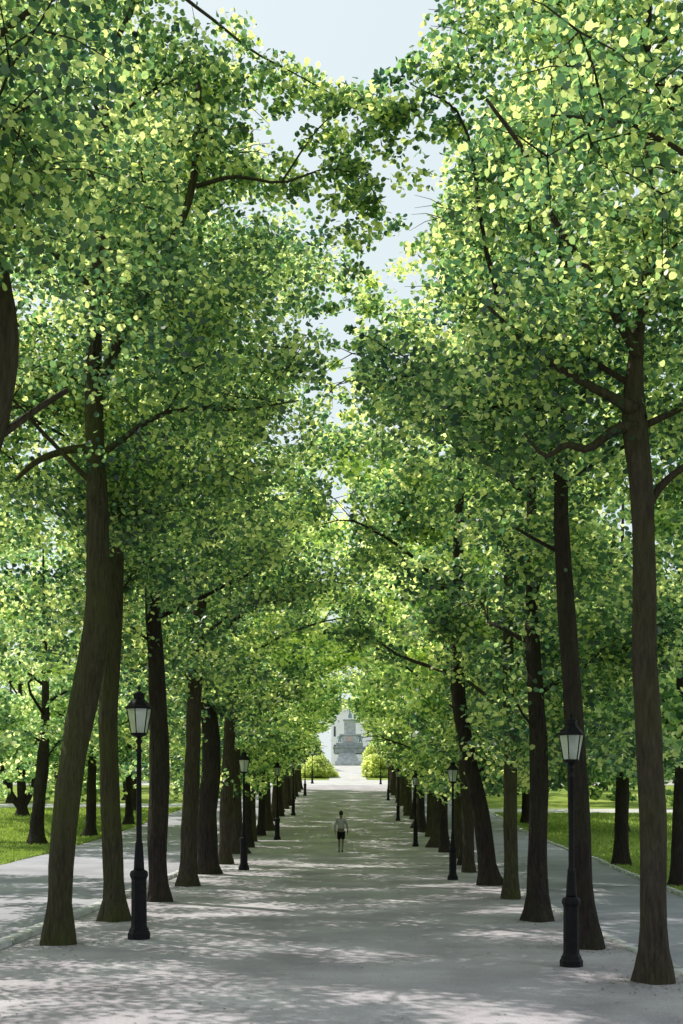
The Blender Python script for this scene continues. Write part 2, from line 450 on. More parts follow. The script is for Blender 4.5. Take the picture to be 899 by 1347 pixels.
ORD = ['first', 'second', 'third', 'fourth', 'fifth', 'sixth', 'seventh', 'eighth', 'ninth', 'tenth', 'eleventh', 'twelfth', 'thirteenth', 'fourteenth', 'fifteenth', 'sixteenth', 'seventeenth', 'eighteenth', 'nineteenth', 'twentieth', 'twenty first', 'twenty second', 'twenty third', 'twenty fourth', 'twenty fifth', 'twenty sixth', 'twenty seventh', 'twenty eighth', 'twenty ninth', 'thirtieth']
GL, GR = 'lime trees in the left row of the avenue', 'lime trees in the right row of the avenue'

def low_and_shade_boughs(n, x0, x1, y0, y1, z0, z1, seed):
    rg = np.random.default_rng(seed)
    return [Vector((rg.uniform(x0, x1), rg.uniform(y0, y1), rg.uniform(z0, z1))) for _ in range(n)]
def hi(h, top=9.): return lambda p: (p.z < h and abs(p.x) < 2.2 and p.y < 1.0) or (p.z < top and p.y < .3 and abs(p.x) < .8 + .4 * math.sin(p.z * 2))
# ---- left row, near trees: base, trunk points, height, crown base, label
NEAR_L = [
 ((78, 1243), [(78, 1243, 34), (83, 1130, 32), (97, 1000, 34), (112, 900, 36), (127, 820, 33), (131, 700, 30), (125, 590, 25), (121, 480, 22), (130, 360, 17), (139, 220, 13), (137, 60, 8)], 16.8, 6.2, BARK_MOSS,
  'nearest left row tree, mossy trunk leaning in from bottom left and bulging halfway up', 6.0),
 ((152, 1212), [(152, 1212, 30), (148, 1120, 27), (144, 960, 25), (149, 820, 24), (150, 700, 21), (150, 600, 18)], 16.5, 5.8, BARK_MOSS,
  'straight mossy trunked lime tree just left of the nearest left lamp', 5.2),
 ((211, 1186), [(211, 1186, 26), (208, 1120, 25), (209, 1000, 25), (205, 880, 22), (200, 740, 19), (200, 600, 14)], 17, 5.4, BARK_DARK,
  'dark upright lime tree just right of the nearest left lamp', 4.6),
 ((246, 1166), [(246, 1166, 21), (250, 1080, 21), (255, 960, 19), (262, 800, 18), (264, 700, 14)], 17, 5.0, BARK,
  'lime tree with slim trunk tilting right, fourth in the left row', 4.0),
 ((273, 1150), [(273, 1150, 29), (273, 1080, 27), (279, 980, 24), (268, 900, 18), (258, 800, 16), (262, 700, 12)], 17.2, 4.8, BARK_DARK,
  'stout lime tree with bent dark trunk, fifth in the left row', 3.8),
 ((296, 1137), [(296, 1137, 17), (298, 1050, 16), (304, 900, 14), (302, 800, 11)], 17, 4.6, BARK,
  'thin trunked lime tree just left of the second left lamp', 3.6),
]
for i, (b, ctrl, H, hb, bark, lab, cl) in enumerate(NEAR_L):
    base, P = px_trunk(*b, ctrl, H)
    near = i < 3
    big = []
    if i == 0:
        q = lambda x, y, r: (*(at(x, y, base.y) - base), r)
        big = [[q(122, 590, .08), q(90, 592, .06), q(50, 606, .05), q(20, 632, .03)],
               [q(135, 500, .09), q(165, 430, .08), q(210, 350, .07), q(252, 250, .06), q(262, 110, .045)],
               [q(139, 80, .05), q(200, -20, .035), q(270, 18, .025), q(330, 65, .018), q(385, 95, .012), q(440, 125, .006)],
               [q(60, 215, .035), q(20, 150, .025), q(-30, 80, .015)]]
    ex = []
    q = lambda x, y, r: (*(at(x, y, base.y) - base), r)
    if i == 0:   # boughs that reach over the avenue
        big += [[q(258, 245, .04), q(310, 232, .028), q(370, 240, .02), q(430, 222, .014), q(478, 235, .010), q(505, 275, .005)],
                [q(370, 240, .018), q(410, 180, .012), q(440, 150, .008), q(470, 140, .005)]]
        ex += [at(x, y, base.y + d) - base for (x, y, d) in [(405, 140, 0), (412, 170, .2), (418, 205, .1), (400, 232, .3), (430, 180, .4), (436, 205, 0), (452, 170, .5), (455, 215, .2), (450, 240, .1), (462, 262, .3), (458, 290, .5), (470, 310, .2),
              (480, 160, .4), (486, 185, .1), (478, 215, .5), (492, 240, .2), (485, 270, .3), (500, 262, 0), (498, 300, .4), (482, 325, .2), (455, 325, .5), (430, 240, .1), (378, 232, .3), (350, 238, .2), (345, 110, .2), (385, 125, .1), (300, 100, .2), (290, 150, .3), (300, 200, .4), (425, 130, .2)]]
        for (x, y, d) in [(300, 50, 0), (340, 70, .3), (375, 90, 0), (410, 105, .4), (440, 118, 0), (455, 150, .3), (430, 135, .2), (365, 110, .5), (455, 190, .4), (385, 200, .6), (375, 150, .5), (395, 240, .5), (440, 235, .6), (460, 270, .6), (320, 80, .5), (350, 260, .6), (310, 230, .6), (300, 120, .4)]:
            v = at(x, y, base.y + d) - base; ex += [v]
    if i < 3: ex += low_and_shade_boughs(34, -6.2, [-2.2, -2.8, -3.6][i], -2.2, 2.2, 4.0, 9.5, 50 + i)  # unseen outer boughs, added left of the frame to shade the foreground
    else: ex += low_and_shade_boughs(12, -2.4, -.1, .2, 1.8, 3.2, 6.5, 50 + i)
    if i in (3, 4):
        for (x, y, d) in [(452, 335, 0), (440, 385, .4), (468, 405, -.6), (447, 450, .5), (478, 360, 0), (462, 470, -.8), (430, 420, .3), (488, 440, .8), (470, 540, 0), (450, 520, 1), (425, 470, .5), (455, 380, 1.2), (490, 385, 1)]:
            ex.append(at(x, y + (i - 3) * 24, base.y + d) - base)
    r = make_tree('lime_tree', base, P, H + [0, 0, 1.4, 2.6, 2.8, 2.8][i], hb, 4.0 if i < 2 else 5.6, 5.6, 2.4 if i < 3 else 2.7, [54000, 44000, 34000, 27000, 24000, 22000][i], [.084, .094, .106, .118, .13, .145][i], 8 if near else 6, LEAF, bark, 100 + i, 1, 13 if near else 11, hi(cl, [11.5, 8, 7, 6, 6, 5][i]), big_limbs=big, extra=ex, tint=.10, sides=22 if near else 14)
    tag(r, lab, 'tree', GL)
NEAR_R = [
 ((864, 1293), [(864, 1293, 38), (858, 1210, 34), (861, 1060, 33), (853, 900, 32), (846, 760, 30), (842, 640, 30), (836, 545, 30), (840, 450, 18), (850, 330, 12)], 15.5, 6.6, BARK,
  'nearest right row tree, thick knotted brown trunk at the right edge of the promenade', 6.6),
 ((774, 1248), [(774, 1248, 32), (765, 1150, 29), (758, 1010, 26), (750, 870, 23), (743, 720, 21), (738, 620, 17)], 16.5, 5.6, BARK_DARK,
  'dark lime tree standing right behind the nearest right lamp', 5.0),
 ((710, 1212), [(710, 1212, 28), (709, 1120, 25), (709, 1000, 23), (702, 880, 19), (700, 760, 15)], 16, 3.0, BARK_DARK,
  'lime tree with flared foot, third in the right row, left of the nearest lamp', 2.3),
 ((672, 1183), [(672, 1183, 18), (673, 1100, 18), (672, 980, 17), (668, 860, 14)], 16.5, 2.6, BARK_MOSS,
  'slim mossy straight lime tree, fourth in the right row', 2.3),
 ((643, 1165), [(643, 1165, 24), (636, 1090, 22), (620, 1010, 20), (605, 920, 19), (602, 820, 17)], 17, 2.6, BARK_DARK,
  'lime tree leaning strongly left over the promenade, fifth in the right row', 2.3),
 ((617, 1148), [(617, 1148, 15), (615, 1060, 15), (606, 960, 14), (600, 850, 12)], 17, 2.4, BARK,
  'thin trunked lime tree just right of the second right lamp', 2.3),
]
for i, (b, ctrl, H, hb, bark, lab, cl) in enumerate(NEAR_R):
    base, P = px_trunk(*b, ctrl, H)
    near = i < 3
    big = []; ex = []
    if i == 0: ex += low_and_shade_boughs(12, .9, 3, .4, 2, 5.2, 8, 60)
    elif i == 1: ex += low_and_shade_boughs(14, .6, 3, .4, 2, 3.8, 7.5, 61)
    else: ex += low_and_shade_boughs(20, -.6, 2.4, -.2, 1.8, 3.0, 6.5, 60 + i)
    if i == 0:
        q = lambda x, y, r: (*(at(x, y, base.y) - base), r)
        big = [[q(838, 560, .09), q(808, 566, .065), q(775, 590, .05), q(745, 585, .04), q(718, 600, .028), q(690, 570, .012)],
               [q(836, 540, .09), q(800, 520, .06), q(745, 490, .045), q(690, 450, .03), q(640, 400, .02)],
               [q(842, 470, .07), q(790, 380, .05), q(730, 290, .035), q(690, 200, .03), q(640, 130, .02)],
               [q(838, 700, .05), q(870, 640, .05), q(920, 600, .03)]]
    if i == 1:
        for (x, y, d) in [(610, 40, 0), (580, 60, .2), (560, 70, 0), (545, 90, .3), (520, 105, .1), (490, 110, .2), (540, 150, .2), (562, 142, .1), (582, 152, .3), (522, 160, .1), (590, 182, .4), (602, 150, .2), (568, 176, .3), (505, 148, .3), (585, 100, .2), (600, 75, .1), (612, 170, .3), (535, 115, .1), (475, 125, .2), (520, 130, .3), (545, 120, .3), (560, 170, .5), (500, 190, .3), (490, 170, .4), (600, 120, .4), (520, 205, .4), (475, 210, .4), (480, 260, .6), (555, 215, .3)]:
            ex.append(at(x, y, base.y + d) - base)
        q = lambda x, y, r: (*(at(x, y, base.y) - base), r)
        big = [[q(738, 600, .07), q(690, 500, .05), q(640, 330, .035), q(610, 160, .02), q(540, 110, .008)]]
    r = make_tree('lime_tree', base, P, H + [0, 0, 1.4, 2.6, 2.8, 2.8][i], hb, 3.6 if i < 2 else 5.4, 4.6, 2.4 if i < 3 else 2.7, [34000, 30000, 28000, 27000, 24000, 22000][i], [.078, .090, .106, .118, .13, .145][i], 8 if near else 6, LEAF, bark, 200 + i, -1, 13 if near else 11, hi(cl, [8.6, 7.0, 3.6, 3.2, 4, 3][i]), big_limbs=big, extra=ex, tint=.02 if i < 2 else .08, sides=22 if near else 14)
    tag(r, lab, 'tree', GR)
# trees whose foot is outside the frame but whose crown hangs into it
def offside(x, y, lean, H, hb, side, seed, lab, grp, nleaf=36000):
    P = [(-lean * .5, 0, -.35, .25), (-lean * .5, 0, 0, .24), (-lean * .3, .05, 2.3, .20), (lean * .12, 0, 4.4, .17), (lean * .66, .1, 6.2, .155), (lean * .60, .1, 7.6, .14), (-lean * .3, 0, 11, .08), (0, 0, H - .4, .03)]
    r = make_tree('lime_tree', Vector((x, y, zg(y))), P, H, hb, 3.4, 5.2, 2.8, nleaf, .070, 8, LEAF, BARK, seed, side, 12, tint=.12 if x < 0 else .02, sides=20, extra=low_and_shade_boughs(30, -6, -1.6, -2.4, 2.4, 3.4, 9, seed) if x < 0 else ())  # left trees get added low boughs out of view, for shade on the ground
    tag(r, lab, 'tree', grp); return r
offside(-4.1, 12.2, 1.0, 15.5, 4.6, 1, 301, 'tree at the left edge whose leaning trunk shows only from mid height up', GL)
offside(4.55, 10.6, -.3, 14.5, 6.4, -1, 302, 'tree beyond the right edge, crown hanging into the upper right corner', GR, 26000)
offside(-4.7, 9.8, .2, 14.5, 3.8, 1, 303, 'tree beyond the left edge whose boughs hang into the upper left corner', GL, 38000)

# ---- the rows further off: prototypes with their foot at the origin, avenue towards +x
def proto(seed, bark, H, nleaf, size, nv, x=-4.35):
    rg = np.random.default_rng(seed)
    a, b = rg.normal(0, .16), rg.normal(0, .2); r0 = rg.uniform(.20, .29)
    P = [(0, 0, -.4, r0), (0, 0, 0, r0), (a * .5, 0, 1.6, r0 * .86), (a, b * .5, 4, r0 * .78), (a * .4 + .1, b, 7, r0 * .62), (.1, b, 11, r0 * .4), (0, 0, H - .4, .03)]
    root = make_tree('lime_tree', Vector((0, 0, 0)), P, H, 2.6, 5.5, 4.6, 2.3, nleaf, size, nv, LEAF_AV_LIT, bark, seed, 1, 11,
                     clear=lambda p: (abs(p.x + x) < 5.5 and p.z < 7.2 - 5.0 * (abs(p.x + x) / 4.6) ** 1.6 + .9 * noise.noise(p * .6)) , constrain=False, sides=10, tint=.25, extra=low_and_shade_boughs(10, -1.8, -.2, -1.6, 1.6, 2.5, 5.5, seed))  # raised tint adds to the sunlit glow painted into these crowns
    return root
MID = [proto(400 + k, [BARK, BARK_DARK, BARK_MOSS, BARK_DARK][k], [18.5, 17.6, 18.8, 18][k], 13500, .185, 6) for k in range(4)]
FAR = [proto(500 + k, [BARK, BARK_DARK, BARK_MOSS][k], [16.5, 17.2, 16][k], 6200, .26, 5) for k in range(3)]
used = set()
def place(protos, k, x, y, right):
    p = protos[k % len(protos)]
    o = p if p.name not in used else copy_tree(p)
    used.add(p.name); o.location = (x, y, zg(y))
    s = .94 + .14 * ((k * 37) % 10) / 10
    o.rotation_euler = (0, 0, math.pi if right else 0); o.scale = (1, -1 if (k // 2) % 2 else 1, s)
    return o
LOOK = ['slim', 'dark', 'mossy', 'straight', 'stout', 'lightly leaning']
y = 52.4; k = 0
while y < 132:
    p = place(MID if y < 80 else FAR, k, -4.4 + .15 * math.sin(k * 2.1), y, False)
    tag(p, f'{ORD[k + 6]} tree from the front in the left row along the promenade', 'tree', GL)
    y += 4.7 + .4 * math.sin(k * 1.3); k += 1
y = 44.6; k = 0
while y < 132:
    xr = np.interp(y, [46, 70, 110], [4.45, 4.7, 5.1])
    p = place(MID if y < 80 else FAR, k + 1, xr + .15 * math.sin(k * 1.7), y, True)
    tag(p, f'{ORD[k + 6]} tree from the front in the right row along the promenade', 'tree', GR)
    y += 4.2 + .4 * math.sin(k * 1.9 + 1); k += 1

# ------------------------------------------------------------------ trees on the lawns
def park(px, py, w, H, hb, lab, grp, seed, lean=0, fork=False, nleaf=13000, size=.20, xy=None, tint=.08, Rr=5.0, mat=None, sides=12):
    b = G(px, py) if xy is None else Vector((xy[0], xy[1], zg(xy[1])))
    r0 = w * b.y / F / 2 if w else .25
    P = [(0, 0, -.4, r0), (0, 0, 0, r0), (lean * .4, 0, 1.8, r0 * .85), (lean, 0, 4, r0 * .75), (lean * 1.2, .2, 7, r0 * .5), (lean, 0, H - .5, .03)]
    big = []
    if fork:
        big = [[(0, 0, .4, r0 * .8), (-.9, 0, 1.6, r0 * .6), (-1.5, 0, 3.4, r0 * .5), (-2.0, .2, 6, r0 * .3), (-2.4, .3, 8, .05)],
               [(0, 0, .5, r0 * .6), (.7, 0, 1.9, r0 * .5), (.9, 0, 3.6, r0 * .45), (1.6, 0, 6, r0 * .25), (2.2, 0, 8, .04)]]
    r = make_tree('park_tree', b, P, H, hb, Rr, Rr, Rr, nleaf, size, 6 if sides > 8 else 5, mat or LEAF_SUN, BARK_DARK, seed, 1, 9, constrain=False, tint=tint, big_limbs=big, sides=sides)
    return tag(r, lab, 'tree', grp)
GP, GQ = 'park trees on the left lawn', 'park trees on the right lawn'
park(47, 1111, 20, 15, 3.6, 'park tree with slanted dark trunk on the left lawn beside the side path', GP, 601, .35)
park(30, 1073, 14, 13, 3.4, 'park tree forking low into spread stems at the far left of the lawn', GP, 602, -.2, True)
park(119, 1101, 15, 14, 3.6, 'park tree seen between the two nearest left row trunks', GP, 603, .1)
park(170, 1086, 12, 14, 3.4, 'park tree seen behind the nearest left lamp post', GP, 604)
park(818, 1139, 21, 14, 3.2, 'park tree with upright dark trunk on the right lawn beside its kerb', GQ, 605, .05)
park(893, 1167, 22, 14, 3.4, 'park tree on the right lawn cut by the right edge of the photo', GQ, 606, .1)
park(762, 1094, 15, 14, 3.2, 'park tree seen right of the trunk behind the nearest right lamp', GQ, 607)
park(692, 1084, 12, 14, 3.0, 'park tree seen just left of the third right row trunk', GQ, 608)
park(0, 0, 0, 14, 3.4, 'added park tree at the left frame edge, shading the side path, few leaves showing', GP, 609, xy=(-14.6, 38), Rr=5.2)  # added to shade the left side path and put leaves at the edge
bi = 0
for (x, y) in [(-17, 74), (-15.5, 92), (-19, 108), (-27, 66), (-33, 84), (-28, 104), (-38, 112), (-16, 122), (-24, 130), (-45, 130), (-35, 140), (-50, 100),
               (16, 70), (17, 88), (24, 62), (27, 80), (20, 104), (32, 98), (16, 120), (27, 126), (40, 116), (46, 96), (38, 140), (24, 46)]:
    bi += 1
    left = x < 0
    park(0, 0, 0, 14 + 3 * ((bi * 7) % 5) / 5, 1.8, 'leafy park tree standing back on the ' + ('left' if left else 'right') + ' lawn behind the avenue', 'background trees beyond the ' + ('left' if left else 'right') + ' lawn', 700 + bi,
         nleaf=7000, size=.28, xy=(x, y), tint=.12, Rr=5.2, sides=10)

# distant woodland: one mass behind the plaza on both sides, open in the middle
def woodland():
    P = []
    n = 90
    pts = []
    rg = np.random.default_rng(77)
    for i in range(420):
        x = rg.uniform(9, 120) * rg.choice([-1, 1]); y = rg.uniform(166, 215) + abs(x) * -.25
        h = rg.uniform(1, 1 + 15 * (.6 + .4 * math.sin(x * .35)))
        pts.append((x, y, zg(y) + h))
    for i in range(170):      # low growth at its foot
        x = rg.uniform(9, 110) * rg.choice([-1, 1]); y = rg.uniform(150, 165) - abs(x) * .2
        pts.append((x, y, zg(y) + rg.uniform(.5, 3)))
    C = np.array(pts); nl = 90000
    ci = rg.integers(0, len(C), nl)
    cr = rg.uniform(1.5, 3.2, len(C)); off = rg.normal(0, 1, (nl, 3)); off /= np.linalg.norm(off, axis=1)[:, None]
    off[:, 2] -= .12 * (off[:, 0] ** 2 + off[:, 1] ** 2)      # sprays droop at their rim
    P = C[ci] + off * (cr[ci] * rg.random(nl) ** .35)[:, None]
    T = rg.normal(.5, .12, len(C))[ci] + rg.normal(0, .2, nl)
    return leaves('distant_woodland', P, rg.uniform(.4, .75, nl), T, 5)
tag(link('distant_woodland', woodland(), LEAF_SUN), 'mass of distant green woodland behind the lawns and plaza', 'woodland', kind='stuff')

# ------------------------------------------------------------------ bushes by the plaza
def bush(x, y, rx, ry, rz, lab, seed, grp, mat=LEAF_BUSH, n=7000, size=.26):
    rg = np.random.default_rng(seed); root = empty('bush', (x, y, zg(y)))
    st = []
    for k in range(7):
        a = rg.uniform(0, 6.28); d = Vector((math.cos(a) * rx * .5, math.sin(a) * ry * .5, rz * .75))
        st.append(([Vector((0, 0, -.1)), d * .5 + Vector((0, 0, .2)), d], [.06, .04, .01]))
    tubes('stem', st, BARK_DARK, root, 5)
    C = rg.normal(0, 1, (40, 3)); C /= np.linalg.norm(C, axis=1)[:, None]; C[:, 2] = np.abs(C[:, 2])
    C *= np.array([rx * .75, ry * .75, rz * .78]) * rg.uniform(.75, 1.05, (40, 1))
    ci = rg.integers(0, 40, n); off = rg.normal(0, 1, (n, 3)); off /= np.linalg.norm(off, axis=1)[:, None]
    off[:, 2] -= .12 * (off[:, 0] ** 2 + off[:, 1] ** 2)      # sprays droop at their rim
    P = C[ci] + off * (rg.random(n) ** .4)[:, None] * .8; P[:, 2] = np.abs(P[:, 2]) + .02
    T = rg.normal(.5, .2, 40)[ci] + rg.normal(0, .2, n)
    link('foliage', leaves('foliage', P, size * rg.uniform(.7, 1.2, n), T, 5, .6), mat, root)
    return tag(root, lab, 'bush', grp)
GBs = 'bushes around the monument'
bush(-2.9, 153, 2.4, 2.0, 2.7, 'yellow green bush left of the monument path, rounded', 801, GBs)
bush(-6.6, 155, 2.6, 2.0, 3.0, 'yellow green bush at the far left of the plaza beside the last left lamp', 802, GBs)
bush(4.6, 154, 2.2, 2.0, 3.2, 'yellow green bush right of the monument path, tallest beside the steps', 803, GBs)
bush(7.9, 156, 2.4, 2.0, 2.6, 'yellow green bush at the far right of the plaza', 804, GBs)
bush(4.9, 176, 2.0, 2.0, 5.0, 'tall bright shrub standing right behind the monument steps', 805, GBs)
bush(-4.4, 174, 2.2, 2.0, 5.4, 'dark green shrub standing left of the monument steps', 806, GBs, LEAF)

# ------------------------------------------------------------------ street lamps
def ngon_ring(bm, r, z, n=8, rot=0, sq=False):
    return [bm.verts.new((r * math.cos(rot + 2 * math.pi * k / n), r * math.sin(rot + 2 * math.pi * k / n), z)) for k in range(n)]
def lathe(prof, n=16, rot=0):
    bm = bmesh.new(); prev = None
    for r, z in prof:
        ring = ngon_ring(bm, max(r, .0005), z, n, rot)
        if prev:
            for k in range(n): bm.faces.new((prev[k], prev[(k + 1) % n], ring[(k + 1) % n], ring[k]))
        else: bm.faces.new(ring[::-1])
        prev = ring
    bm.faces.new(prev); return bm
def make_lamp():
    root = empty('street_lamp')
    o = bm_obj('pedestal', lathe([(.185, -.03), (.185, .10), (.165, .13), (.16, .16), (.135, .20), (.128, .24), (.125, .96), (.135, .99), (.15, 1.02), (.15, 1.07), (.135, 1.10), (.10, 1.12)], 8, math.pi / 8), IRON, root)
    # recessed panels' raised frames on the pedestal
    o = bm_obj('pole', lathe([(.088, 1.12), (.085, 1.16), (.078, 1.30), (.062, 1.52), (.064, 1.54), (.052, 1.57), (.046, 1.62), (.042, 2.4), (.036, 3.02), (.05, 3.03), (.05, 3.06), (.034, 3.08), (.03, 3.14), (.045, 3.17), (.055, 3.19), (.045, 3.22), (.03, 3.24)], 16), IRON, root, True)
    o = bm_obj('lantern_base', lathe([(.03, 3.24), (.05, 3.26), (.11, 3.285), (.135, 3.30), (.135, 3.315)], 8, math.pi / 8), IRON, root)
    fr = bmesh.new()
    n = 6; rb, rt, zb, zt = .128, .20, 3.315, 3.72
    def bar(a, b, w):
        a, b = Vector(a), Vector(b); d = (b - a).normalized(); s = d.cross(Vector((0, 0, 1)))
        if s.length < .1: s = Vector((1, 0, 0))
        s.normalize(); t = d.cross(s); vs = []
        for p in (a, b):
            for (i, j) in ((-1, -1), (1, -1), (1, 1), (-1, 1)): vs.append(fr.verts.new(p + s * w * i + t * w * j))
        for i in range(4): fr.faces.new((vs[i], vs[(i + 1) % 4], vs[4 + (i + 1) % 4], vs[4 + i]))
        fr.faces.new(vs[:4][::-1]); fr.faces.new(vs[4:])
    P = lambda r, z, k: (r * math.cos(2 * math.pi * k / n + .35), r * math.sin(2 * math.pi * k / n + .35), z)
    for k in range(n):
        bar(P(rb, zb, k), P(rt, zt, k), .007); bar(P(rb, zb + .004, k), P(rb, zb + .004, k + 1), .007); bar(P(rt, zt, k), P(rt, zt, k + 1), .009)
    bm_obj('lantern_frame', fr, IRON, root)
    for k in range(n):
        bm = bmesh.new()
        ins = .985
        vs = [bm.verts.new(P(rb * ins, zb + .01, k)), bm.verts.new(P(rb * ins, zb + .01, k + 1)), bm.verts.new(P(rt * ins, zt - .01, k + 1)), bm.verts.new(P(rt * ins, zt - .01, k))]
        bm.faces.new(vs); bm_obj('glass_pane', bm, LANTERN, root)
    bm_obj('lamp_holder', lathe([(.02, 3.315), (.02, 3.42), (.045, 3.44), (.05, 3.53), (.035, 3.60), (.01, 3.62)], 12), LANTERN_BULB, root, True)
    bm_obj('lantern_roof', lathe([(.205, 3.72), (.235, 3.725), (.235, 3.745), (.20, 3.76), (.085, 3.885), (.09, 3.89), (.09, 3.935), (.105, 3.94), (.10, 3.955), (.04, 3.99), (.03, 3.995)], 6, .35), IRON, root)
    bm_obj('finial', lathe([(.012, 3.99), (.012, 4.02), (.028, 4.035), (.032, 4.05), (.022, 4.07), (.008, 4.085), (.002, 4.11)], 12), IRON, root, True)
    return root
LANTERN_BULB = solid('milky_bulb', (.75, .76, .72), .5, 0, .05, 3)
lamp0 = make_lamp()
LGL, LGR = 'street lamps along the left side of the promenade', 'street lamps along the right side of the promenade'
SPOTS = [(183, 1236, 0), (321, 1145, 0), (365, 1105, 0), (386, 1073, 0), (401.5, 1047, 0), (411, 1031, 0),
         (752, 1272, 1), (596, 1158, 1), (547, 1114, 1), (524, 1080, 1), (511, 1053, 1), (501, 1032, 1)]
LAB = ['tall black street lamp with glazed lantern, nearest on the left side', 'black street lamp beside the sixth left trunk, second on the left', 'third black street lamp on the left, left of the walking person', 'fourth black street lamp on the left side', 'fifth and small looking street lamp at the shaded left end of the promenade', 'tiny looking left street lamp standing in the sunny plaza by the bushes',
       'black street lamp in front of a dark trunk, nearest on the right side', 'second black street lamp on the right, its pole among leaning trunks', 'third black street lamp on the right, right of the walking person', 'fourth black street lamp on the right side', 'fifth and small looking street lamp at the shaded right end of the promenade', 'tiny looking right street lamp standing in the sunny plaza by the bushes']
for i, (px, py, s) in enumerate(SPOTS):
    o = lamp0 if i == 0 else copy_tree(lamp0)
    o.location = G(px, py); o.rotation_euler = (0, 0, .3 * i); o.scale = ((.83 if i == 6 else .87) if s else 1,) * 3
    tag(o, LAB[i], 'street lamp', LGR if s else LGL)

# ------------------------------------------------------------------ person
def skin_part(name, chains, mat, parent, sub=2, root=0):
    """chains: list of lists of (co, radius); the first vertex of a chain may be an index of an earlier vertex"""
    V, E, Rr = [], [], []
    for ch in chains:
        prev = None
        for it in ch:
            if isinstance(it, int): prev = it; continue
            co, r = it; V.append(co); Rr.append(r if isinstance(r, tuple) else (r, r))
            if prev is not None: E.append((prev, len(V) - 1))
            prev = len(V) - 1
    me = bpy.data.meshes.new(name); me.from_pydata(V, E, [])
    o = link(name, me, mat, parent)
    sk = o.modifiers.new('skin', 'SKIN'); sk.use_smooth_shade = True
    for i, r in enumerate(Rr):
        d = me.skin_vertices[0].data[i]; d.radius = r; d.use_root = (i == root)
    ss = o.modifiers.new('sub', 'SUBSURF'); ss.levels = sub; ss.render_levels = sub
    dg = bpy.context.evaluated_depsgraph_get()
    m2 = bpy.data.meshes.new_from_object(o.evaluated_get(dg)); o.modifiers.clear(); old = o.data; o.data = m2; bpy.data.meshes.remove(old)
    if not m2.materials: m2.materials.append(mat)
    m2.shade_smooth()
    return o
